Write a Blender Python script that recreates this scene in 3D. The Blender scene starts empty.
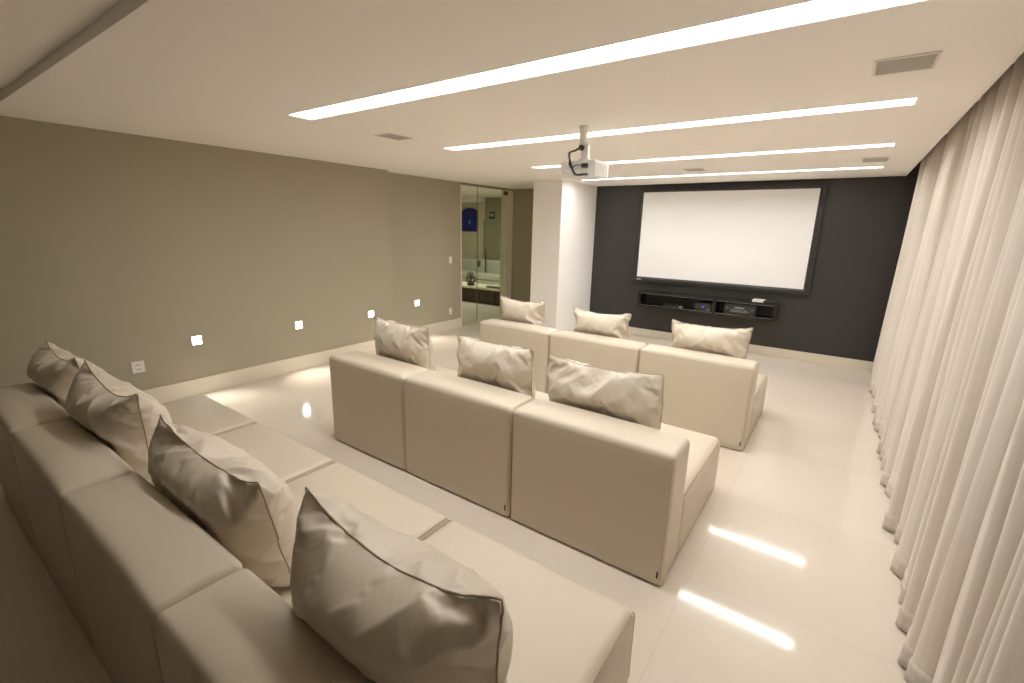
import bpy, bmesh, math, random
import numpy as np
from mathutils import Vector, Matrix
random.seed(7)
S = bpy.context.scene
C = S.collection
PI = math.pi
H = 2.6            # ceiling height

# ------------------------------------------------------------------ materials
def nodemat(name):
    m = bpy.data.materials.new(name); m.use_nodes = True
    return m, m.node_tree.nodes, m.node_tree.links, m.node_tree.nodes['Principled BSDF']

def mat(name, col, rough=0.6, metal=0.0, bump=0.0, bscale=60.0, var=0.0, vscale=3.0, spec=0.5, coat=0.0, detail=4.0, bdist=0.01):
    m, N, L, B = nodemat(name)
    B.inputs['Base Color'].default_value = (*col, 1)
    B.inputs['Roughness'].default_value = rough
    B.inputs['Metallic'].default_value = metal
    B.inputs['Specular IOR Level'].default_value = spec
    B.inputs['Coat Weight'].default_value = coat
    if bump or var:
        tc = N.new('ShaderNodeTexCoord')
    if var:
        n = N.new('ShaderNodeTexNoise'); n.inputs['Scale'].default_value = vscale; n.inputs['Detail'].default_value = 5
        L.new(tc.outputs['Object'], n.inputs['Vector'])
        mx = N.new('ShaderNodeMix'); mx.data_type = 'RGBA'
        mx.inputs[6].default_value = (*[c*(1-var) for c in col], 1)
        mx.inputs[7].default_value = (*[min(1, c*(1+var)) for c in col], 1)
        L.new(n.outputs['Fac'], mx.inputs[0]); L.new(mx.outputs[2], B.inputs['Base Color'])
    if bump:
        n = N.new('ShaderNodeTexNoise'); n.inputs['Scale'].default_value = bscale; n.inputs['Detail'].default_value = detail
        L.new(tc.outputs['Object'], n.inputs['Vector'])
        b = N.new('ShaderNodeBump'); b.inputs['Strength'].default_value = bump; b.inputs['Distance'].default_value = bdist
        L.new(n.outputs['Fac'], b.inputs['Height']); L.new(b.outputs['Normal'], B.inputs['Normal'])
    return m

def emis(name, col, strength):
    m, N, L, B = nodemat(name)
    B.inputs['Base Color'].default_value = (*col, 1)
    B.inputs['Emission Color'].default_value = (*col, 1)
    B.inputs['Emission Strength'].default_value = strength
    return m

def floor_mat():
    m, N, L, B = nodemat('polished_porcelain')
    tc = N.new('ShaderNodeTexCoord'); mp = N.new('ShaderNodeMapping')
    mp.inputs['Location'].default_value = (0.43, -0.35 - 0.0, 0)
    L.new(tc.outputs['Object'], mp.inputs['Vector'])
    br = N.new('ShaderNodeTexBrick'); br.offset = 0; br.squash = 1
    br.inputs['Scale'].default_value = 1.0
    br.inputs['Brick Width'].default_value = 1.0; br.inputs['Row Height'].default_value = 1.0
    br.inputs['Mortar Size'].default_value = 0.0016; br.inputs['Mortar Smooth'].default_value = 0.3
    br.inputs['Color1'].default_value = FLOORC
    br.inputs['Color2'].default_value = (FLOORC[0]*.985, FLOORC[1]*.98, FLOORC[2]*.975, 1)
    br.inputs['Mortar'].default_value = (FLOORC[0]*.82, FLOORC[1]*.8, FLOORC[2]*.78, 1)
    L.new(mp.outputs['Vector'], br.inputs['Vector'])
    n = N.new('ShaderNodeTexNoise'); n.inputs['Scale'].default_value = 1.7; n.inputs['Detail'].default_value = 6
    L.new(tc.outputs['Object'], n.inputs['Vector'])
    mx = N.new('ShaderNodeMix'); mx.data_type = 'RGBA'; mx.blend_type = 'MULTIPLY'
    cr = N.new('ShaderNodeValToRGB'); cr.color_ramp.elements[0].color = (.96, .955, .95, 1); cr.color_ramp.elements[1].color = (1, 1, 1, 1)
    cr.color_ramp.elements[0].position = .35; cr.color_ramp.elements[1].position = .65
    L.new(n.outputs['Fac'], cr.inputs['Fac'])
    mx.inputs[0].default_value = 1
    L.new(br.outputs['Color'], mx.inputs[6]); L.new(cr.outputs['Color'], mx.inputs[7])
    L.new(mx.outputs[2], B.inputs['Base Color'])
    B.inputs['Roughness'].default_value = FLOORR
    B.inputs['Specular IOR Level'].default_value = 0.5
    n2 = N.new('ShaderNodeTexNoise'); n2.inputs['Scale'].default_value = 3.0; n2.inputs['Detail'].default_value = 1
    L.new(tc.outputs['Object'], n2.inputs['Vector'])
    b = N.new('ShaderNodeBump'); b.inputs['Strength'].default_value = 0.05; b.inputs['Distance'].default_value = 0.004
    L.new(n2.outputs['Fac'], b.inputs['Height']); L.new(b.outputs['Normal'], B.inputs['Normal'])
    return m

def glass_mat():
    m = bpy.data.materials.new('clear_glass'); m.use_nodes = True
    N, L = m.node_tree.nodes, m.node_tree.links; N.clear()
    o = N.new('ShaderNodeOutputMaterial'); t = N.new('ShaderNodeBsdfTransparent'); g = N.new('ShaderNodeBsdfGlossy')
    t.inputs['Color'].default_value = (.88, .92, .86, 1); g.inputs['Roughness'].default_value = .01
    lw = N.new('ShaderNodeLayerWeight'); lw.inputs['Blend'].default_value = .5
    pw = N.new('ShaderNodeMath'); pw.operation = 'POWER'; pw.inputs[1].default_value = 4.0; L.new(lw.outputs['Facing'], pw.inputs[0])
    f = N.new('ShaderNodeMath'); f.operation = 'MULTIPLY_ADD'; f.inputs[1].default_value = .5; f.inputs[2].default_value = .03; L.new(pw.outputs[0], f.inputs[0])
    mx = N.new('ShaderNodeMixShader')
    L.new(f.outputs[0], mx.inputs[0]); L.new(t.outputs[0], mx.inputs[1]); L.new(g.outputs[0], mx.inputs[2]); L.new(mx.outputs[0], o.inputs[0])
    return m

def curtain_mat(name, col):
    m, N, L, B = nodemat(name)
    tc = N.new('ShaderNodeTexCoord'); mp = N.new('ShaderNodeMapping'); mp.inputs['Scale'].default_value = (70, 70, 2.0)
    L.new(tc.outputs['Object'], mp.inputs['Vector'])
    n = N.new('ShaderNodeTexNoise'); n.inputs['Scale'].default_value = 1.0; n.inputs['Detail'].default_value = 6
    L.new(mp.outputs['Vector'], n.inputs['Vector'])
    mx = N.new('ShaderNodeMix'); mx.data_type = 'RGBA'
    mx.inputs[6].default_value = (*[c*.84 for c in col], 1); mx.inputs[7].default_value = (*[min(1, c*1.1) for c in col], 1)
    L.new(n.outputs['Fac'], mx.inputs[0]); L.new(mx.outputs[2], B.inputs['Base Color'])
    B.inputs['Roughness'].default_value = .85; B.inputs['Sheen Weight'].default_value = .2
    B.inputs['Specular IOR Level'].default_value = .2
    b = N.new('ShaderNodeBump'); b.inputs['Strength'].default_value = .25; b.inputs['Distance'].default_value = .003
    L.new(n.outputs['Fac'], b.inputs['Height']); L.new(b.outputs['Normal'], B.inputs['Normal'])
    return m

FLOORC = (.73, .665, .575, 1)
FLOORR = 0.078
M = dict(
    floor=floor_mat(),
    ceiling=mat('ceiling_paint', (.95, .91, .865), .9, spec=.2),
    white=mat('white_paint', (.92, .91, .885), .85, spec=.2, bump=.1, bscale=90),
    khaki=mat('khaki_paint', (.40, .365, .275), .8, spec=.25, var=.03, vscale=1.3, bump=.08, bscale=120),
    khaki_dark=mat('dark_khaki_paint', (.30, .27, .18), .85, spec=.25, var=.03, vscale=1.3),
    khaki_shaded=mat('khaki_paint_shaded', (.36, .33, .23), .8, spec=.25, var=.03, vscale=1.3),  # same khaki paint, front wall's shade put into a darker colour
    black=mat('charcoal_laminate', (.034, .032, .030), .42, spec=.5, bump=.06, bscale=30, var=.1, vscale=8),
    blackgloss=mat('black_lacquer', (.014, .013, .012), .25, spec=.5),
    frame=mat('black_velvet_frame', (.022, .020, .019), .5, spec=.5),
    screen=mat('projection_screen_white', (.92, .92, .93), .8, spec=.1),
    baseboard=mat('cream_baseboard', (.76, .70, .58), .25, var=.04, vscale=6),
    leather=mat('cream_leather', (.60, .53, .425), .38, bump=.22, bscale=260, var=.025, vscale=3, spec=.45, bdist=.002),
    pillow=mat('cream_leather_soft', (.64, .575, .475), .38, bump=.18, bscale=28, var=.03, vscale=6, spec=.5, bdist=.004),
    seam=mat('leather_piping', (.46, .385, .285), .45, spec=.4),
    plinth=mat('dark_plinth', (.03, .024, .018), .7),
    curtain=curtain_mat('linen_curtain', (.70, .64, .58)),
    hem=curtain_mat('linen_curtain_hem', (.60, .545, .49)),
    plastic=mat('white_plastic', (.86, .84, .80), .35),
    plasticdark=mat('dark_plastic', (.03, .03, .03), .4),
    grille=mat('grey_grille', (.60, .575, .53), .7),
    grilleframe=mat('grille_frame', (.80, .76, .70), .6),
    steel=mat('brushed_steel', (.5, .49, .46), .3, metal=1),
    darksteel=mat('dark_steel', (.12, .11, .09), .35, metal=.8),
    projector=mat('projector_shell', (.80, .79, .77), .4),
    wood=mat('dark_wood', (.055, .035, .02), .5, var=.3, vscale=9),
    marble=mat('pale_marble', (.82, .77, .64), .2, var=.22, vscale=9),
    blue=mat('deep_blue', (.008, .010, .19), .5),
    cyan=mat('cyan_mark', (.05, .35, .55), .5),
    sign=mat('sign_green_black', (.012, .022, .012), .5),
    signwhite=mat('sign_white', (.30, .33, .22), .5),
    pale=mat('pale_green_upholstery', (.50, .51, .42), .8),
    panel=mat('pale_panel', (.62, .58, .42), .7),
    plant=mat('dried_plant', (.09, .065, .035), .7, var=.4, vscale=40),
    pot=mat('dark_pot', (.04, .03, .02), .4),
    paper=mat('paper_stack', (.62, .60, .48), .7),
    strip=emis('strip_diffuser', (1.0, .985, .955), 22.5),
    step=emis('step_light_diffuser', (1.0, .93, .90), 16.0),
    led=emis('blue_display', (.08, .12, .9), .6),
    disp=emis('grey_display', (.35, .37, .45), .12),
    glass=glass_mat(),
)

# ------------------------------------------------------------------ helpers
def link(name, bm, m, parent=None, smooth=False, loc=None):
    me = bpy.data.meshes.new(name); bm.to_mesh(me); bm.free()
    o = bpy.data.objects.new(name, me); C.objects.link(o)
    mm = m if isinstance(m, (list, tuple)) else [m]
    for k in mm: me.materials.append(k)
    if smooth:
        for p in me.polygons: p.use_smooth = True
    if parent: o.parent = parent
    if loc: o.location = loc
    return o

def box(bm, x0, x1, y0, y1, z0, z1, bev=0, mi=0):
    g = bmesh.ops.create_cube(bm, size=1)
    bmesh.ops.scale(bm, vec=(x1-x0, y1-y0, z1-z0), verts=g['verts'])
    bmesh.ops.translate(bm, vec=((x0+x1)/2, (y0+y1)/2, (z0+z1)/2), verts=g['verts'])
    if bev:
        es = list({e for v in g['verts'] for e in v.link_edges})
        r = bmesh.ops.bevel(bm, geom=es, offset=bev, segments=2, affect='EDGES')
    elif mi:
        for f in {f for v in g['verts'] for f in v.link_faces}: f.material_index = mi

def B(x0, x1, y0, y1, z0, z1, bev=0):
    bm = bmesh.new(); box(bm, x0, x1, y0, y1, z0, z1, bev); return bm

def tube(bm, pts, r, seg=8, closed=False):
    pts = [Vector(p) for p in pts]; n = len(pts); rings = []
    prev = None
    for i, p in enumerate(pts):
        a = pts[(i-1) % n] if (closed or i > 0) else p
        b = pts[(i+1) % n] if (closed or i < n-1) else p
        t = (b-a)
        t = t.normalized() if t.length > 1e-9 else Vector((0, 0, 1))
        if prev is None:
            u = t.cross(Vector((0, 0, 1)));
            if u.length < .1: u = t.cross(Vector((1, 0, 0)))
        else:
            u = prev - t*prev.dot(t)
            if u.length < 1e-6: u = t.cross(Vector((0, 0, 1)))
        u.normalize(); prev = u; v = t.cross(u)
        rings.append([bm.verts.new(p + (u*math.cos(2*PI*k/seg) + v*math.sin(2*PI*k/seg))*r) for k in range(seg)])
    m = n if closed else n-1
    for i in range(m):
        A, Bq = rings[i], rings[(i+1) % n]
        for k in range(seg):
            bm.faces.new((A[k], A[(k+1) % seg], Bq[(k+1) % seg], Bq[k]))
    if not closed:
        bm.faces.new(rings[0][::-1]); bm.faces.new(rings[-1])

def lathe(bm, prof, cx, cy, seg=20):
    rings = [[bm.verts.new((cx+r*math.cos(2*PI*k/seg), cy+r*math.sin(2*PI*k/seg), z)) for k in range(seg)] for r, z in prof]
    for A, Bq in zip(rings, rings[1:]):
        for k in range(seg): bm.faces.new((A[k], A[(k+1) % seg], Bq[(k+1) % seg], Bq[k]))
    bm.faces.new(rings[0][::-1]); bm.faces.new(rings[-1])

def soft_box(x0, x1, y0, y1, z0, z1, r, bulge=(0, 0, 0), n=14):
    """upholstered block: rounded edges of radius r, faces crowned by bulge"""
    lo = (x0, y0, z0); hi = (x1, y1, z1)
    def axis(a, b):
        e = [a, a+r*.12, a+r*.3, a+r*.5, a+r*.75, a+r]
        mid = [a+r+(b-a-2*r)*k/n for k in range(1, n)]
        return e + mid + [b-(q-a) for q in reversed(e)]
    ax = [axis(lo[i], hi[i]) for i in range(3)]
    bm = bmesh.new(); V = {}
    c = [(lo[i]+hi[i])/2 for i in range(3)]; hh = [(hi[i]-lo[i])/2 for i in range(3)]
    def vert(p):
        k = tuple(round(q, 5) for q in p)
        if k in V: return V[k]
        q = [min(max(p[i], lo[i]+r), hi[i]-r) for i in range(3)]
        d = Vector([p[i]-q[i] for i in range(3)])
        if d.length > 1e-9: d.normalize()
        s = Vector(q) + d*r
        u = [(s[i]-c[i])/hh[i] for i in range(3)]
        w = [max(0, 1-abs(t)**3.0) for t in u]
        if s.z < lo[2]+r: s.z = lo[2]+(s.z-lo[2])*.3
        add = Vector([d[i]*bulge[i]*w[(i+1) % 3]*w[(i+2) % 3] for i in range(3)])
        V[k] = bm.verts.new(s+add); return V[k]
    for i in range(3):
        j, k = (i+1) % 3, (i+2) % 3
        for side, val in ((0, lo[i]), (1, hi[i])):
            for a in range(len(ax[j])-1):
                for b in range(len(ax[k])-1):
                    q = []
                    for (da, db) in ((0, 0), (1, 0), (1, 1), (0, 1)):
                        p = [0, 0, 0]; p[i] = val; p[j] = ax[j][a+da]; p[k] = ax[k][b+db]; q.append(vert(p))
                    if len(set(q)) < 3: continue
                    q = q if side else q[::-1]
                    try: bm.faces.new(q)
                    except ValueError: pass
    return bm

def empty(name, loc, label=None, cat=None, group=None):
    o = bpy.data.objects.new(name, None); C.objects.link(o); o.location = loc; o.empty_display_size = .1
    if label: tag(o, label, cat, group)
    return o
def tag(o, label, cat, group=None):
    o['label'] = label; o['category'] = cat
    if group: o['group'] = group
    return o
def struct(name, bm, m):
    o = link(name, bm, m); o['kind'] = 'structure'; return o

# ------------------------------------------------------------------ room shell
XW, XW2, YC, D = -5.516, -5.714, 4.66, 8.03
XCOL0, XCOL1, YCOL = -4.392, -3.852, 6.76
XE = .465          # ceiling edge beside the curtain
YB = -2.6          # wall behind the camera
FX0 = -12.2
struct('floor', B(FX0, .95, YB-.1, 12.1, -.08, 0), M['floor'])

# ceiling with four light slots; slightly higher soffit behind the first row
slots = [(2.02, 2.205), (3.63, 3.80), (5.24, 5.40), (6.87, 7.02)]
SX0, SX1, SX4 = -3.455, .19, -3.62
bm = bmesh.new(); y = .78
for a, b in slots + [(D+.02, None)]:
    box(bm, XW2-.02, XE, y, a, H, H+.06)
    if b:
        box(bm, XW2-.02, SX0 if a < 6.8 else SX4, a, b, H, H+.06); box(bm, SX1, XE, a, b, H, H+.06); y = b
box(bm, XW2-.02, XE, YB, .80, H+.055, H+.12)
struct('ceiling', bm, M['ceiling'])
struct('trim_1', B(XE-.028, XE, .78, D-.07, H-.010, H-.0005, .004), M['ceiling'])   # bead along the curtain pocket
struct('ceiling_pocket', B(XE, .95, YB, D+.02, H+.25, H+.30), M['ceiling'])
struct('trim_2', B(XE-.02, XE, YB, D+.02, H-.0, H+.25), M['ceiling'])

struct('wall_left', B(XW-.3, XW, YB, YC, 0, H+.12), M['khaki'])
struct('wall_far_left', B(XW2-.12, XW2, YC, 6.43, 0, H), M['khaki'])
struct('wall_front', B(XW2-.12, XCOL0, D, D+.12, 0, H), M['khaki_shaded'])
struct('wall_column', B(XCOL0, XCOL1, YCOL, D+.12, 0, H), M['white'])
struct('wall_screen', B(XCOL1, .95, D, D+.12, .13, H+.3), M['black'])
struct('wall_right', B(.85, .95, YB, D, 0, H+.3), M['khaki'])
struct('wall_back', B(XW, .95, YB-.1, YB, 0, H+.3), M['black'])  # unseen wall, coloured charcoal to cut bounce light on the sofa backs
# baseboards
struct('baseboard_left', B(XW, XW+.016, YB, YC, 0, .182, .003), M['baseboard'])
struct('baseboard_far_left', B(XW2, XW2+.016, YC, 6.43, 0, .182, .003), M['baseboard'])
struct('baseboard_front', B(XW2, XCOL0, D-.016, D, 0, .182, .003), M['baseboard'])
struct('baseboard_screen', B(XCOL1, .85, D-.02, D+.1, 0, .13, .003), M['baseboard'])

# glass entrance in the left wall
struct('trim_3', B(XW2-.12, XW2+.004, 7.80, D, 0, H-.03), M['marble'])          # pale jamb on the hinge side
struct('trim_4', B(XW2-.12, XW2+.002, 6.43, 6.455, 0, H-.03), M['marble'])      # slim jamb at the fixed pane
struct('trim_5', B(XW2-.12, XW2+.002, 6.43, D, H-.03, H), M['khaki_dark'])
w = struct('window_1', B(XW2-.012, XW2-.002, 6.455, 6.90, .01, H-.03), M['glass'])
d1 = struct('door_1', B(XW2-.012, XW2-.002, 6.915, 7.79, .01, H-.035), M['glass'])
bm = bmesh.new(); tube(bm, [(XW2+.045, 7.10, .98), (XW2+.045, 7.10, 1.42)], .013, 12)
tube(bm, [(XW2+.045, 7.10, 1.06), (XW2-.002, 7.10, 1.06)], .008); tube(bm, [(XW2+.045, 7.10, 1.34), (XW2-.002, 7.10, 1.34)], .008)
link('door_handle', bm, M['darksteel'], d1, True)
link('door_lock', B(XW2-.022, XW2+.01, 6.93, 6.99, 1.10, 1.22, .004), M['steel'], d1)
link('hinge_patch', B(XW2-.022, XW2+.012, 7.74, 7.84, H-.13, H-.06, .004), M['darksteel'], d1)
link('glass_edge', B(XW2-.013, XW2-.001, 6.902, 6.912, .01, H-.035), M['steel'], w)

# the room beyond the glass
struct('wall_beyond_back', B(-12.2, -9.5, 12.0, 12.1, 0, 2.75), M['panel'])
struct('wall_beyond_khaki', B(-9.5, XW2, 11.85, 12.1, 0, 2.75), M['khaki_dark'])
struct('wall_beyond_left', B(-12.3, -12.2, 4.7, 12.1, 0, 2.75), M['khaki'])
struct('wall_beyond_near', B(-12.2, XW2-.13, 4.6, 4.7, 0, 2.75), M['khaki'])
struct('wall_beyond_right', B(XW2-.12, XW2, D+.12, 11.85, 0, 2.75), M['khaki'])
struct('ceiling_beyond', B(-12.3, XW2-.02, 4.6, 12.1, 2.74, 2.8), M['ceiling'])
struct('trim_6', B(-12.2, -9.5, 11.6, 12.0, 2.6, 2.74), M['ceiling'])
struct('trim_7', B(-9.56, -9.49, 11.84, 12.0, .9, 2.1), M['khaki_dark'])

# ------------------------------------------------------------------ recessed strip lights
strip_names = ['widest and nearest of the four long recessed ceiling light strips',
               'second long recessed ceiling light strip from the camera, passing behind the projector pole',
               'third long recessed ceiling light strip from the camera, level with the projector body',
               'thin recessed ceiling light strip closest to the black screen wall']
for (a, b), lab in zip(slots, strip_names):
    sa = SX0 if a < 6.8 else SX4
    cx, cy = (sa+SX1)/2, (a+b)/2
    t = empty('strip_light', (cx, cy, H), lab, 'ceiling light', 'recessed ceiling light strips')
    hx, hy = (SX1-sa)/2, (b-a)/2
    bm = bmesh.new()
    box(bm, -hx, hx, -hy, -hy+.004, .004, .06); box(bm, -hx, hx, hy-.004, hy, .004, .06)
    box(bm, -hx, -hx+.004, -hy, hy, .004, .06); box(bm, hx-.004, hx, -hy, hy, .004, .06)
    box(bm, -hx, hx, -hy, hy, .045, .06)
    link('housing', bm, M['white'], t)
    link('diffuser', B(-hx+.005, hx-.005, -hy+.005, hy-.005, .035, .042), M['strip'], t)

# ------------------------------------------------------------------ ceiling grilles
def grille(x0, x1, y0, y1, label):
    t = empty('ceiling_grille', ((x0+x1)/2, (y0+y1)/2, H), label, 'ceiling grille', 'square ceiling grilles')
    hx, hy = (x1-x0)/2, (y1-y0)/2
    bm = bmesh.new(); f = .012
    box(bm, -hx, hx, -hy, -hy+f, -.006, -.0005); box(bm, -hx, hx, hy-f, hy, -.006, -.0005)
    box(bm, -hx, -hx+f, -hy+f, hy-f, -.006, -.0005); box(bm, hx-f, hx, -hy+f, hy-f, -.006, -.0005)
    link('frame', bm, M['grilleframe'], t)
    bm = bmesh.new(); n = 12
    box(bm, -hx+f, hx-f, -hy+f, hy-f, -.0025, -.0008)
    for k in range(n):
        yy = -hy+f+(2*hy-2*f)*(k+.5)/n
        box(bm, -hx+f, hx-f, yy-.003, yy+.003, -.005, -.002)
    link('mesh_panel', bm, M['grille'], t)
grille(-.035, .195, 2.79, 3.035, 'large grey square ceiling grille nearest the camera beside the curtain')
grille(-.02, .20, 6.08, 6.39, 'small grey ceiling grille near the curtain, between third and fourth light strips')
grille(-1.83, -1.60, 6.22, 6.45, 'faint ceiling grille in front of the projection screen, between third and fourth light strips')
grille(-3.51, -3.30, 2.83, 3.09, 'ceiling grille on the left, between the first two light strips')

# ------------------------------------------------------------------ wall plates and step lights
def steplight(x, y, z, label):
    t = empty('step_light', (x, y, z), label, 'wall light', 'square wall step lights')
    bm = bmesh.new(); s, f = .050, .007
    box(bm, 0.0005, .008, -s, s, s-f, s); box(bm, 0.0005, .008, -s, s, -s, -s+f)
    box(bm, 0.0005, .008, -s, -s+f, -s+f, s-f); box(bm, 0.0005, .008, s-f, s, -s+f, s-f)
    link('frame', bm, M['plastic'], t)
    link('diffuser', B(.0005, .005, -s+f, s-f, -s+f, s-f), M['step'], t)
    l = bpy.data.lights.new('step_spot', 'SPOT'); l.energy = STEPW; l.color = (1, .93, .82); l.spot_size = 1.6; l.spot_blend = 1; l.shadow_soft_size = .03
    lo = bpy.data.objects.new('step_spot', l); C.objects.link(lo); lo.parent = t; lo.location = (.02, 0, -.03)
    lo.rotation_euler = (0, math.radians(-40), 0)
STEPW = 34
steplight(XW, 1.975, .60, 'glowing square step light low on the left wall, nearest to the double white outlet')
steplight(XW, 3.125, .586, 'glowing square step light low in the middle of the near left wall')
steplight(XW, 4.24, .575, 'glowing square step light low on the left wall, just above a cushion corner')
steplight(XW2, 5.33, .588, 'small glowing square step light on the recessed wall near the glass door')

def plate(x, y, z, w, h, label, cat, kind):
    t = empty('wall_outlet' if kind == 'o' else 'light_switch', (x, y, z), label, cat)
    link('cover_plate', B(.0005, .008, -w/2, w/2, -h/2, h/2, .003), M['plastic'], t)
    if kind == 'o':
        for s in (-1, 1):
            so = link('socket', B(.007, .011, -w*.3, w*.3, s*h*.2-h*.13, s*h*.2+h*.13, .002), M['plastic'], t)
            bm = bmesh.new()
            for k in (-1, 0, 1): box(bm, .0105, .0122, k*w*.14-.003, k*w*.14+.003, s*h*.2-.005, s*h*.2+.005)
            link('pin_holes', bm, M['plasticdark'], so)
    else:
        link('rocker', B(.007, .013, -w*.28, w*.28, -h*.33, h*.33, .002), M['plastic'], t)
plate(XW, 1.438, .428, .105, .115, 'white wall outlet with two sockets low on the left wall behind the cushions', 'outlet', 'o')
plate(XW2, 6.154, 1.262, .075, .12, 'white light switch at hand height beside the glass door', 'light switch', 's')
plate(XW2, 6.141, .346, .075, .12, 'white wall outlet low on the wall beside the glass door', 'outlet', 'o')

# ------------------------------------------------------------------ projection screen
sx0, sx1, sz0, sz1 = -2.96, -.435, 1.06, 2.472
t = empty('projection_screen', ((sx0+sx1)/2, D, sz0-.08), 'large white projection screen in a black frame on the charcoal wall', 'projection screen')
def P(o, t): o.location = -t.location; return o
bm = bmesh.new(); f = .082
def prismframe(bm, x0, x1, z0, z1, f, yb, yf):
    O = [(x0-f, z0-f), (x1+f, z0-f), (x1+f, z1+f), (x0-f, z1+f)]; I = [(x0, z0), (x1, z0), (x1, z1), (x0, z1)]
    Mi = [(x0-f*.35, z0-f*.35), (x1+f*.35, z0-f*.35), (x1+f*.35, z1+f*.35), (x0-f*.35, z1+f*.35)]
    L_ = [[bm.verts.new((a, yy, b)) for a, b in ring] for ring, yy in ((O, yb), (O, yf+.004), (Mi, yf), (I, yf+.018), (I, yb))]
    for A, Bq in zip(L_, L_[1:]+L_[:1]):
        for k in range(4): bm.faces.new((A[k], A[(k+1) % 4], Bq[(k+1) % 4], Bq[k]))
prismframe(bm, sx0, sx1, sz0, sz1, f, D-.0005, D-.055)
bmesh.ops.recalc_face_normals(bm, faces=bm.faces)
P(link('screen_frame', bm, M['frame'], t), t)
P(link('screen_fabric', B(sx0-.01, sx1+.01, D-.034, D-.030, sz0-.01, sz1+.01), M['screen'], t), t)
bm = bmesh.new()
for k, ww in enumerate((.010, .006, .010, .006, .009)): box(bm, sx0+.012+k*.016, sx0+.012+k*.016+ww, D-.0575, D-.0555, sz0-.052, sz0-.036)
P(link('maker_mark', bm, M['plastic'], t), t)

# ------------------------------------------------------------------ floating media shelf
kx0, kx1, ky0, kz0, kz1 = -2.815, -.70, 7.72, .585, .835
t = empty('media_shelf', ((kx0+kx1)/2, D, kz0), 'long black wall-mounted media shelf with two open bays under the projection screen', 'shelf')
T = .028
P(link('top_panel', B(kx0, kx1, ky0, D-.0005, kz1-T, kz1, .002), M['blackgloss'], t), t)
P(link('bottom_panel', B(kx0, kx1, ky0, D-.0005, kz0, kz0+T, .002), M['blackgloss'], t), t)
for xx, nm in ((kx0, 'side_panel'), (kx1-.05, 'side_panel'), (-1.595, 'divider')):
    P(link(nm, B(xx, xx+.05, ky0+.001, D-.0005, kz0+T, kz1-T), M['blackgloss'], t), t)
P(link('back_panel', B(kx0+.05, kx1-.05, D-.012, D-.0008, kz0+T, kz1-T), M['frame'], t), t)
bm = bmesh.new()
for (xa, xb) in ((kx0+.05, -1.595), (-1.545, kx1-.05)):
    box(bm, xa, xb, ky0-.002, ky0+.002, kz1-T-.004, kz1-T); box(bm, xa, xb, ky0-.002, ky0+.002, kz0+T, kz0+T+.004)
P(link('edge_trim', bm, M['steel'], t), t)

zs = kz0+T
a = empty('media_player', (-1.745, 7.86, zs), 'small black media box with a blue display on the black media shelf', 'media player')
link('body', B(-.13, .13, -.09, .09, .006, .125, .006), M['plasticdark'], a)
link('display', B(-.01, .018, -.0925, -.0895, .055, .083), M['led'], a)
for k in (-1, 1):
    bm = bmesh.new(); tube(bm, [(k*.095, -.088, .04), (k*.095, -.100, .04)], .016, 12); link('knob', bm, M['darksteel'], a, True)
link('label_plate', B(.07, .115, -.0925, -.0895, .02, .032), M['grille'], a)
link('foot', B(-.11, .11, -.07, .07, 0, .006), M['plasticdark'], a)
a = empty('av_receiver', (-1.20, 7.87, zs), 'black hi-fi receiver with a grey text display in the right bay of the media shelf', 'receiver')
link('body', B(-.22, .22, -.12, .12, .010, .165, .006), M['plasticdark'], a)
link('display', B(-.08, .06, -.1225, -.1195, .105, .117), M['disp'], a)
bm = bmesh.new()
for k in range(9): box(bm, -.12+k*.026, -.108+k*.026, -.123, -.119, .07, .078)
box(bm, -.14, .13, -.1225, -.1195, .050, .053)
link('buttons', bm, M['grille'], a)
for k in (-1, 1):
    bm = bmesh.new(); tube(bm, [(k*.18, -.118, .09), (k*.18, -.138, .09)], .024, 16); link('knob', bm, M['darksteel'], a, True)
for sx in (-1, 1):
    for sy in (-1, 1): link('foot', B(sx*.17-.02, sx*.17+.02, sy*.08-.02, sy*.08+.02, 0, .0105), M['plasticdark'], a)
a = empty('set_top_box', (-2.22, 7.88, zs), 'flat black box with a bright corner in the left bay of the media shelf', 'media box')
link('body', B(-.17, .17, -.09, .09, .004, .040, .005), M['plasticdark'], a)
link('front_light', B(.10, .135, -.0925, -.0895, .012, .028), M['plastic'], a)
link('foot', B(-.14, .14, -.07, .07, 0, .004), M['plasticdark'], a)
a = empty('disc_player', (-.91, 7.84, kz1), 'slim silver and black box lying on top of the media shelf at its right end', 'media box')
link('body', B(-.14, .14, -.08, .08, .003, .036, .006), M['plasticdark'], a)
link('silver_front', B(-.141, .01, -.082, -.0795, .006, .034), M['plastic'], a)
link('silver_lid', B(-.135, .02, -.075, .06, .0355, .0385), M['plastic'], a)
link('foot', B(-.12, .12, -.06, .06, 0, .003), M['plasticdark'], a)

# ------------------------------------------------------------------ ceiling projector
px, py = -1.765, 3.385
t = empty('projector', (px, py, H), 'white ceiling projector hanging from a white pole with a black cable', 'projector')
bm = bmesh.new(); tube(bm, [(0, 0, -.002), (0, 0, -.175)], .030, 20); link('pole', bm, M['plastic'], t, True)
bm = bmesh.new(); lathe(bm, [(.036, -.008), (.036, -.0005)], 0, 0, 24); link('ceiling_flange', bm, M['plastic'], t)
bm = bmesh.new()
box(bm, .0, .055, -.02, .02, -.235, -.135, .004); box(bm, -.02, .07, -.03, .03, -.262, -.235, .004)
tube(bm, [(.03, -.02, -.145), (.055, -.045, -.125)], .006)
link('mount_bracket', bm, M['projector'], t)
bm = bmesh.new(); tube(bm, [(.005, -.045, -.158), (.005, .03, -.158)], .020, 14); link('pivot_knob', bm, M['plasticdark'], t, True)
bx0, bx1, by0, by1, bz0, bz1 = -.115, .175, -.135, .115, -.375, -.262
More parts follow.
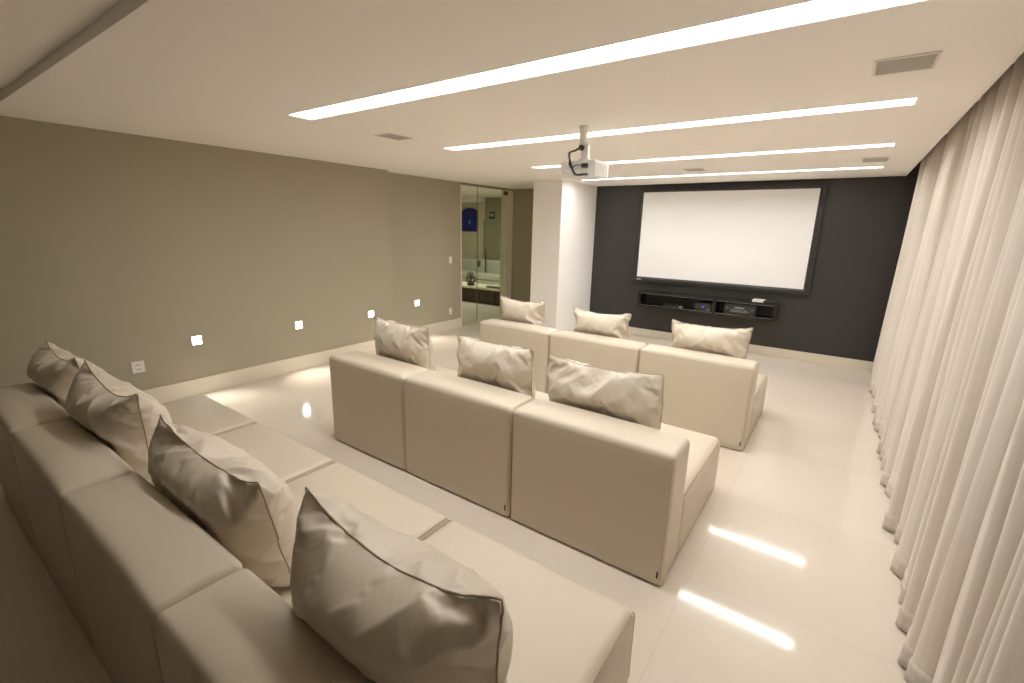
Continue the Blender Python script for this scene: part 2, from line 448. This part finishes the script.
link('body', B(bx0, bx1, by0, by1, bz0, bz1, .010), M['projector'], t)
bm = bmesh.new()
for k in range(7):
    yy = by0+.03+k*.030
    box(bm, bx1-.001, bx1+.003, yy, yy+.008, bz0+.02, bz1-.02)
link('side_vent', bm, M['grille'], t)
bm = bmesh.new()
for (xa, xb, za, zb) in ((-.085, -.075, .02, .045), (-.06, -.035, .02, .03), (.0, .012, .02, .045), (.018, .026, .02, .034)):
    box(bm, xa, xb, by0-.002, by0+.001, bz0+za, bz0+zb)
box(bm, -.09, .03, by0-.001, by0+.001, bz0+.055, bz0+.058)
link('port', bm, M['grille'], t)
link('plug', B(.075, .12, by0-.022, by0+.001, bz0+.060, bz0+.088, .003), M['plasticdark'], t)
link('plug', B(.065, .125, by0-.018, by0+.001, bz0+.006, bz0+.018, .003), M['plasticdark'], t)
bm = bmesh.new(); tube(bm, [(.03, by1-.002, -.32), (.03, by1+.035, -.32)], .035, 20); link('lens', bm, M['plasticdark'], t, True)
def bez(pts, n=10):
    out = []
    P_ = [Vector(p) for p in pts]; P_ = [P_[0]]+P_+[P_[-1]]
    for i in range(1, len(P_)-2):
        for k in range(n):
            s = k/n; a, b, c, d = P_[i-1:i+3]
            out.append(.5*((2*b)+(-a+c)*s+(2*a-5*b+4*c-d)*s*s+(-a+3*b-3*c+d)*s**3))
    out.append(P_[-2]); return out
bm = bmesh.new()
tube(bm, bez([(.005, -.045, -.160), (-.03, -.065, -.180), (-.062, -.085, -.192), (-.060, -.105, -.215), (-.03, -.135, -.262), (.0, -.155, -.315), (.03, -.165, -.358), (.055, -.16, -.366), (.09, -.152, -.366)]), .0075, 8)
tube(bm, bez([(-.06, -.085, -.195), (-.045, -.115, -.235), (-.03, -.15, -.285), (.0, -.165, -.318), (.03, -.16, -.300), (.08, -.152, -.298)]), .0035, 8)
tube(bm, bez([(.0, -.04, -.152), (-.035, -.062, -.178), (-.072, -.085, -.200), (-.04, -.13, -.25), (-.015, -.155, -.31)]), .004, 8)
link('cable', bm, M['plasticdark'], t, True)

# ------------------------------------------------------------------ sofa modules
def module(x0, x1, y0, yb, y1, label, group, tagged):
    """armless chair module; x0..x1, back y0..yb, seat yb..y1"""
    g = .004; cx = (x0+x1)/2; hx = (x1-x0)/2-g; d0 = yb-y0; d1 = y1-y0
    t = empty('sofa_module', (cx, y0, 0), label, 'sofa', group)
    HB, HS = .765, .402
    link('plinth', B(-hx+.03, hx-.03, .03, d1-.04, 0, .008), M['plinth'], t)  # inset box standing in for the dark shadow gap under the module
    back = link('backrest', soft_box(-hx, hx, 0, d0, .008, HB, .030, (.002, .006, .016)), M['leather'], t, True)
    seat = link('seat', soft_box(-hx, hx, d0+.002, d1, .008, HS, .048, (.003, .008, .016)), M['leather'], t, True)
    r = .010; bm = bmesh.new()     # piping round the rear panel
    i = .012
    pts = [(-hx+i, .006, .04), (-hx+i, .006, HB-.05), (-hx+i+.02, .006, HB-.022), (hx-i-.02, .006, HB-.022), (hx-i, .006, HB-.05), (hx-i, .006, .04)]
    tube(bm, pts, .0022, 6); link('piping', bm, M['seam'], back, True)
    for s in (-1, 1):
        bm = bmesh.new()
        tube(bm, [(s*(hx-.009), d0+.03, HS-.008), (s*(hx-.009), d1-.03, HS-.008), (s*(hx-.009), d1-.008, HS-.04), (s*(hx-.009), d1-.006, .05)], .0022, 6)
        link('piping', bm, M['seam'], seat, True)
    if tagged: link('leather_tag', B(hx-.030, hx-.022, -.003, .002, .055, .095), M['plinth'], back)
    return t

r1x = [-4.335, -3.385, -2.42, -1.443, -.448]
r2x = [-3.418, -2.503, -1.521, -.522]
r3x = [-3.405, -2.446, -1.456, -.462]
G1, G2, G3 = 'sofa modules of the nearest row', 'sofa modules of the middle row', 'sofa modules of the row by the screen'
names1 = ['cream leather sofa module of the nearest row, farthest left beside the khaki wall',
          'cream leather sofa module of the nearest row, second from the khaki wall',
          'cream leather sofa module of the nearest row, third from the khaki wall',
          'cream leather sofa module at the open right end of the nearest row']
names2 = ['cream leather sofa module at the left end of the middle row',
          'cream leather sofa module in the centre of the middle row',
          'cream leather sofa module at the right end of the middle row']
names3 = ['cream leather sofa module at the left end of the row closest to the screen',
          'cream leather sofa module in the centre of the row closest to the screen',
          'cream leather sofa module at the right end of the row closest to the screen']
for k in range(4): module(r1x[k], r1x[k+1], .30, .565, 1.55, names1[k], G1, False)
for k in range(3): module(r2x[k], r2x[k+1], 2.165, 2.455, 3.43, names2[k], G2, k > 0)
for k in range(3): module(r3x[k], r3x[k+1], 4.15, 4.41, 5.36, names3[k], G3, k > 0)

# ------------------------------------------------------------------ cushions (each inflated by its own small cloth solve)
def cushion_mesh(W, Hh, seed, vol=.070, lean=.14, y0=.16, slide=0.0, roll=0.0, nx=54, ny=42, steps=230, hb=.35):
    rng = np.random.RandomState(seed)
    ux = np.linspace(-W/2, W/2, nx+1); uy = np.linspace(0, Hh, ny+1)
    X, Z = np.meshgrid(ux, uy, indexing='ij')
    base = np.stack([X, 0*X, Z], -1)
    # start leaning: pivot at the bottom edge
    lo = y0+slide
    def place(P_):
        Q = P_.copy(); c, s = math.cos(roll), math.sin(roll)
        x = Q[..., 0].copy(); z = Q[..., 2].copy()
        Q[..., 0] = c*x+s*z; Q[..., 2] = -s*x+c*z
        if roll: Q[..., 2] += W/2*abs(s)
        z = Q[..., 2].copy(); y = Q[..., 1].copy()
        Q[..., 2] = z*math.cos(lean)+y*math.sin(lean); Q[..., 1] = lo - z*math.sin(lean)+y*math.cos(lean)
        return Q
    bul = (1-(2*X/W)**4)*(1-(2*Z/Hh-1)**4)
    f = base.copy(); b = base.copy(); f[..., 1] = .09*bul; b[..., 1] = -.09*bul
    noise = rng.randn(nx+1, ny+1)*.004
    f[..., 1] += noise; b[..., 1] += rng.randn(nx+1, ny+1)*.004
    Pp = np.stack([place(f), place(b)])       # 2, nx+1, ny+1, 3
    Pp[..., 2] += .03
    Vv = np.zeros_like(Pp)
    lx, ly = W/nx, Hh/ny
    # seam gathered: boundary edges a bit shorter than the cloth beside them
    RX = np.full((2, nx, ny+1), lx); RY = np.full((2, nx+1, ny), ly)
    # pattern cut slightly barrel-shaped so the filled edges stay nearly straight
    tv = np.sin(PI*np.linspace(0, 1, ny+1)); tu = np.sin(PI*np.linspace(0, 1, nx+1))
    RX *= (1+.16*tv)[None, None, :]; RY *= (1+.17*tu)[None, :, None]
    def gather(n):
        q = np.arange(0, n+2.5, 2.5); g = np.interp(np.arange(n), q, rng.rand(len(q)))
        return .77+.21*g
    gx = gather(nx); gy = gather(ny)
    RX[:, :, 0] *= gx; RX[:, :, -1] *= gx[::-1]; RY[:, 0, :] *= gy; RY[:, -1, :] *= gy[::-1]
    dg = math.hypot(lx, ly)
    def con(A, Bs, R, k=1.0):
        d = Pp[Bs]-Pp[A]; L = np.sqrt((d**2).sum(-1))+1e-9
        q = (d*((L-R)/L*.5*k)[..., None])
        Pp[A] += q; Pp[Bs] -= q
    sl = slice
    def tie():
        for idx in ((sl(None), 0), (sl(None), -1), (0, sl(None)), (-1, sl(None))):
            m_ = (Pp[(0,)+idx]+Pp[(1,)+idx])/2; Pp[(0,)+idx] = m_; Pp[(1,)+idx] = m_
    def volume_normals():
        dx = np.zeros_like(Pp); dz = np.zeros_like(Pp)
        dx[:, 1:-1] = (Pp[:, 2:]-Pp[:, :-2])/2; dz[:, :, 1:-1] = (Pp[:, :, 2:]-Pp[:, :, :-2])/2
        n = np.cross(dx, dz)
        n[0] *= -1
        # make sheet 0 point outward (away from the other sheet)
        return n
    dt = .016
    Vcur = 0
    for s in range(steps):
        n = volume_normals()
        cen = Pp.mean((0, 1, 2))
        Vcur = ((Pp-cen)*n).sum()/3
        if s == 0 and Vcur < 0: flip = -1
        elif s == 0: flip = 1
        Vcur *= flip
        p = max(-.3, min(1.0, (vol-Vcur)/vol*4))*(1500 if s < steps*.8 else 1300)
        acc = n*flip*p/(lx*ly)*.02
        acc[..., 2] -= .15
        Vv += acc*dt; Vv *= .93 if s < steps*.75 else .85
        old = Pp.copy(); Pp += Vv*dt
        for it in range(11):
            for o_ in (0, 1):
                con((sl(None), sl(o_, nx, 2)), (sl(None), sl(o_+1, nx+1, 2)), RX[:, o_:nx:2])
                con((sl(None), sl(None), sl(o_, ny, 2)), (sl(None), sl(None), sl(o_+1, ny+1, 2)), RY[:, :, o_:ny:2])
            for o_ in (0, 1):
                con((sl(None), sl(o_, nx, 2), sl(0, ny)), (sl(None), sl(o_+1, nx+1, 2), sl(1, ny+1)), dg, .35)
                con((sl(None), sl(o_, nx, 2), sl(1, ny+1)), (sl(None), sl(o_+1, nx+1, 2), sl(0, ny)), dg, .35)
            # weak bending (span two cells, only resist folding)
            for A_, B_, R_ in (((sl(None), sl(0, nx-1)), (sl(None), sl(2, nx+1)), 2*lx), ((sl(None), sl(None), sl(0, ny-1)), (sl(None), sl(None), sl(2, ny+1)), 2*ly)):
                d = Pp[B_]-Pp[A_]; L = np.sqrt((d**2).sum(-1))+1e-9
                q = d*(np.minimum(L-R_*.86, 0)/L*.06)[..., None]
                Pp[A_] += q; Pp[B_] -= q
            tie()
            # seat plane and backrest front plane
            crown = .016
            Pp[..., 2] = np.maximum(Pp[..., 2], crown)
            m_ = (Pp[..., 2] < hb); Pp[..., 1] = np.where(m_, np.maximum(Pp[..., 1], .012), Pp[..., 1])
            m2 = (Pp[..., 2] >= hb) & (Pp[..., 2] < hb+.03) & (Pp[..., 1] < 0); Pp[..., 2] = np.where(m2, hb+.03, Pp[..., 2])
        # friction with seat
        on = Pp[..., 2] <= crown+1e-4
        Pp[..., :2] = np.where(on[..., None], old[..., :2]+(Pp[..., :2]-old[..., :2])*.15, Pp[..., :2])
        Vv = (Pp-old)/dt
        sp = np.sqrt((Vv**2).sum(-1)); Vv *= np.minimum(1, 1.5/(sp+1e-9))[..., None]
    bm = bmesh.new(); vid = {}
    seam = []
    for s in (0, 1):
        for i in range(nx+1):
            for j in range(ny+1):
                edge = i in (0, nx) or j in (0, ny)
                if s == 1 and edge: vid[(1, i, j)] = vid[(0, i, j)]
                else: vid[(s, i, j)] = bm.verts.new(Pp[s, i, j])
    for s in (0, 1):
        for i in range(nx):
            for j in range(ny):
                q = [vid[(s, i, j)], vid[(s, i+1, j)], vid[(s, i+1, j+1)], vid[(s, i, j+1)]]
                q = q if s == 1 else q[::-1]
                try: bm.faces.new(q)
                except ValueError: pass
    bmesh.ops.recalc_face_normals(bm, faces=bm.faces)
    per = [(i, 0) for i in range(nx)]+[(nx, j) for j in range(ny)]+[(i, ny) for i in range(nx, 0, -1)]+[(0, j) for j in range(ny, 0, -1)]
    seam = [Vector(Pp[0, i, j]) for i, j in per]
    return bm, seam

def cushion(cx, yb, label, group, W=.80, Hh=.68, seed=1, **kw):
    bm, seam = cushion_mesh(W, Hh, seed, **kw)
    o = link('cushion', bm, M['pillow'], None, True, (cx, yb, .402))
    o['label'] = label; o['category'] = 'cushion'; o['group'] = group
    sd = o.modifiers.new('smooth', 'SUBSURF'); sd.levels = 1; sd.render_levels = 1
    bm = bmesh.new(); tube(bm, seam, .0032, 6, closed=True)
    link('seam_piping', bm, M['seam'], o, True)
    return o
Q1, Q2, Q3 = 'leather cushions on the nearest row', 'leather cushions on the middle row', 'leather cushions on the row by the screen'
cushion(-4.16, .567, 'cream leather cushion farthest left on the nearest row, by the khaki wall', Q1, .88, .65, 11, vol=.080, lean=.18)
cushion(-3.14, .567, 'cream leather cushion on the nearest row, second from the khaki wall', Q1, .90, .65, 12, vol=.082, lean=.20, roll=.04)
cushion(-2.03, .567, 'plump cream leather cushion on the nearest row, third from the khaki wall', Q1, .98, .63, 13, vol=.086, slide=.09, lean=.28, roll=.06)
cushion(-.88, .567, 'largest and closest cream leather cushion, at the right end of the nearest row', Q1, .86, .70, 14, vol=.086, slide=.03, lean=.18, roll=.03)
cushion(-2.92, 2.467, 'cream leather cushion on the left module of the middle row', Q2, .76, .75, 21)
cushion(-1.96, 2.467, 'cream leather cushion on the centre module of the middle row', Q2, .80, .74, 22)
cushion(-1.11, 2.467, 'cream leather cushion at the right end of the middle row', Q2, .86, .72, 23)
cushion(-3.04, 4.412, 'cream leather cushion on the row by the screen, left of the white column', Q3, .74, .71, 31)
cushion(-2.02, 4.412, 'cream leather cushion in the centre of the row by the screen', Q3, .76, .70, 32)
cushion(-.92, 4.412, 'cream leather cushion at the right end of the row by the screen', Q3, .80, .70, 33)

# ------------------------------------------------------------------ curtain
crests = [-1.5, -1.2, -.85, -.5, -.2, .1, .38, .68, .95, 1.2, 1.45, 1.72, 1.95, 2.14, 2.37, 2.61, 2.84, 3.07, 3.33, 3.55, 3.86, 4.23, 4.55, 4.91, 5.28, 5.64, 6.07, 6.45, 6.85, 7.25, 7.62, 7.93]
rng = random.Random(5)
cr2 = []
for a_, b_ in zip(crests, crests[1:]): cr2 += [a_, a_+(b_-a_)*rng.uniform(.42, .58)]
crests = cr2+[crests[-1]]
cre = [(c, rng.uniform(.70, .98)) for c in crests]
for i, (c, a_) in enumerate(cre):
    if any(abs(c-q) < .02 for q in (2.37, 2.61, 3.07, 3.55, 4.23, 4.91, 6.07)): cre[i] = (c, 1.06)
def curtain_xy(s, z):
    """s in [0, n-1] crest coordinate"""
    i = min(int(s), len(cre)-2); u = s-i
    y0, a0 = cre[i]; y1, a1 = cre[i+1]
    h_ = min(1, max(0, z/2.7))
    amp = .115+.045*(1-h_)
    wv = .5+.5*math.cos(2*PI*u)
    wv = wv**(.75)
    A = (a0*(1-u)+a1*u)*amp
    k = math.sin(s*1.9)*.5
    yy = y0+(y1-y0)*u + .022*math.sin(2*PI*u+.6*k) + .02*math.sin(3*z*.6+s*1.7)*(1-h_)
    x = .655 - A*wv*1.02 - .012*math.sin(4*PI*u+s*.9)*(.3+.7*(1-h_)) + .01*math.sin(s*1.1+z*1.3)
    return x, yy
def curtain_sheet(z0, z1, nz, thick, off=0):
    bm = bmesh.new(); n = (len(cre)-1)*18; rows = []
    for j in range(nz+1):
        z = z0+(z1-z0)*j/nz; row = []
        for k in range(n+1):
            x, yv = curtain_xy(min(k/18, len(cre)-1-1e-6), z)
            row.append(bm.verts.new((x-off, yv, z)))
        rows.append(row)
    for j in range(nz):
        for k in range(n):
            bm.faces.new((rows[j][k], rows[j][k+1], rows[j+1][k+1], rows[j+1][k]))
    return bm
cur = empty('curtain', (.625, 3.2, .008), 'long pleated beige linen curtain covering the whole right wall', 'curtain')
o = P(link('drape', curtain_sheet(.012, 2.76, 26, .003), M['curtain'], cur, True), cur)
sm = o.modifiers.new('cloth_thickness', 'SOLIDIFY'); sm.thickness = .003; sm.offset = 1
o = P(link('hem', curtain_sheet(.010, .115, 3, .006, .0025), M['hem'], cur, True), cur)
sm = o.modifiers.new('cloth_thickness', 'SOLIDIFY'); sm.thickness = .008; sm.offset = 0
bm = bmesh.new(); box(bm, .60, .65, -1.6, 7.98, 2.77, 2.80); P(link('curtain_rail', bm, M['plastic'], cur), cur)

# ------------------------------------------------------------------ beyond the glass: table, plant, sofa, signs
t = empty('low_console', (-7.4, 9.0, 0), 'dark wooden low table with pale marble top, seen through the glass door', 'table')
link('table_top', B(-1.25, 1.05, -.22, .40, .36, .41, .004), M['marble'], t)
link('cabinet', B(-1.22, .98, -.17, .36, .03, .36), M['wood'], t)
for k in (-.55, .1, .62): link('post', B(k-.015, k+.015, -.20, -.17, 0, .36), M['darksteel'], t)
link('plinth', B(-1.2, .9, -.10, .3, 0, .03), M['plinth'], t)
t = empty('table_sculpture', (-7.62, 8.95, .41), 'dark twisted twig ornament on the marble table beyond the glass door', 'ornament')
bm = bmesh.new(); lathe(bm, [(.06, 0), (.10, .02), (.09, .05), (.04, .07)], 0, 0); link('base', bm, M['pot'], t, True)
bm = bmesh.new(); r_ = random.Random(3)
for k in range(16):
    a_ = r_.uniform(0, 2*PI); rr = r_.uniform(.06, .15); h_ = r_.uniform(.18, .34)
    tube(bm, bez([(0, 0, .05), (rr*math.cos(a_), rr*math.sin(a_), h_*.5), (rr*.6*math.cos(a_+1), rr*.6*math.sin(a_+1), h_), (.03*math.cos(a_+2), .03*math.sin(a_+2), h_*.7)], 6), .008, 6)
link('twigs', bm, M['plant'], t, True)
for k, (dx, dz, ww, m_) in enumerate(((0, 0, .20, 'pot'), (.01, .03, .17, 'paper'))):
    tag(link('book', B(-ww, ww, -.12, .12, 0, .03, .003), M[m_], None, False, (-6.85+dx, 8.98, .411+dz)),
        ('dark lower book of the pair' if k == 0 else 'pale upper book of the pair')+' lying on the marble table beyond the glass door', 'book', 'books on the table beyond the door')
t = empty('pale_sofa', (-8.6, 11.3, 0), 'pale grey-green sofa against the far wall of the room beyond the glass', 'sofa')
link('base', soft_box(-1.9, 1.9, -.35, .45, .05, .30, .04, n=4), M['pale'], t, True)
for k in range(3): link('seat_cushion', soft_box(-1.7+k*1.14, -.57+k*1.14, -.38, .2, .305, .48, .05, (0, 0, .02), n=4), M['pale'], t, True)
for k in range(3): link('back_cushion', soft_box(-1.7+k*1.14, -.57+k*1.14, .21, .43, .305, .85, .06, (0, .02, 0), n=4), M['pale'], t, True)
for s in (-1, 1): link('armrest', soft_box(min(s*1.9, s*1.72), max(s*1.9, s*1.72), -.36, .45, .305, .62, .04, n=4), M['pale'], t, True)
for sx in (-1.7, 1.7): link('foot', B(sx-.05, sx+.05, -.25, .35, 0, .05), M['plinth'], t)
# blue sign, rounded top
t = empty('blue_sign', (-10.24, 11.98, 1.70), 'dark blue sign with a rounded scalloped top and cyan mark, seen through the glass', 'sign')
bm = bmesh.new(); pts = [(-.34, 0), (.32, 0), (.34, .05), (.34, .55)]
for k in range(0, 17):
    a_ = PI*k/16; pts.append((.32*math.cos(a_), .57+(.17+.012*math.cos(k*PI))*math.sin(a_)**.7 if 0 < k < 16 else .57))
pts += [(-.34, .55), (-.34, .05)]
vs = [bm.verts.new((a_, 0, b_)) for a_, b_ in pts]; fc = bm.faces.new(vs)
ex = bmesh.ops.extrude_face_region(bm, geom=[fc]); bmesh.ops.translate(bm, vec=(0, -.03, 0), verts=[v for v in ex['geom'] if isinstance(v, bmesh.types.BMVert)])
bmesh.ops.recalc_face_normals(bm, faces=bm.faces)
link('board', bm, M['blue'], t)
bm = bmesh.new(); lathe(bm, [(.001, 0), (.05, .004), (.045, .008)], 0, 0, 5)
bmesh.ops.transform(bm, matrix=Matrix.Translation((.02, -.030, .30)) @ Matrix.Rotation(PI/2, 4, 'X') @ Matrix.Diagonal((1, 1.9, 1, 1)), verts=bm.verts)
link('cyan_mark', bm, M['cyan'], t)
t = empty('small_sign', (-9.22, 11.848, 1.98), 'small dark pictogram sign on the khaki wall beyond the glass door', 'sign')
link('backing', B(-.16, .19, -.01, 0, -.02, .37), M['signwhite'], t)
bm = bmesh.new()
box(bm, -.10, .14, -.014, -.009, .28, .34); box(bm, .09, .14, -.014, -.009, .20, .28); box(bm, -.10, .14, -.014, -.009, .11, .19); box(bm, -.10, -.05, -.014, -.009, .11, .22)
for k in range(4): box(bm, -.12+k*.08, -.09+k*.08, -.014, -.009, .01, .05)
link('pictogram', bm, M['sign'], t)

# unseen area light added to brighten the room beyond the glass
def area(name, loc, sx, sy, e, col):
    l = bpy.data.lights.new(name, 'AREA'); l.shape = 'RECTANGLE'; l.size = sx; l.size_y = sy; l.energy = e; l.color = col
    o = bpy.data.objects.new(name, l); C.objects.link(o); o.location = loc; return o
area('fill_light_beyond', (-8.2, 8.8, 2.72), 1.2, 1.2, 80, (1, .95, .82))

# ------------------------------------------------------------------ world, camera, view
wd = bpy.data.worlds.new('World'); S.world = wd; wd.use_nodes = True
wd.node_tree.nodes['Background'].inputs['Color'].default_value = (.02, .018, .015, 1)
f, yaw, pitch, roll, hc = 462.744, 0.6136, 0.241, 0.0228, 1.8425
cy, sy, cp, sp, cr_, sr_ = math.cos(yaw), math.sin(yaw), math.cos(pitch), math.sin(pitch), math.cos(roll), math.sin(roll)
F = Vector((-sy, cy, 0)); R = Vector((cy, sy, 0)); U = Vector((0, 0, 1))
F2 = F*cp-U*sp; U2 = U*cp+F*sp; R3 = R*cr_+U2*sr_; U3 = -R*sr_+U2*cr_
cd = bpy.data.cameras.new('Camera'); cam = bpy.data.objects.new('Camera', cd); C.objects.link(cam)
cd.sensor_width = 36; cd.lens = f/1024*36; cd.clip_start = .02
m = Matrix((R3, U3, -F2)).transposed().to_4x4(); m.translation = Vector((0, 0, hc)); cam.matrix_world = m
S.camera = cam
S.view_settings.view_transform = 'Standard'; S.view_settings.look = 'None'
S.view_settings.exposure = 0.0; S.view_settings.gamma = 1.0; S.view_settings.use_curve_mapping = False
S.cycles.max_bounces = 14; S.cycles.diffuse_bounces = 8; S.cycles.glossy_bounces = 5; S.cycles.transparent_max_bounces = 12
S.cycles.use_denoising = True
S.cycles.sample_clamp_indirect = 6
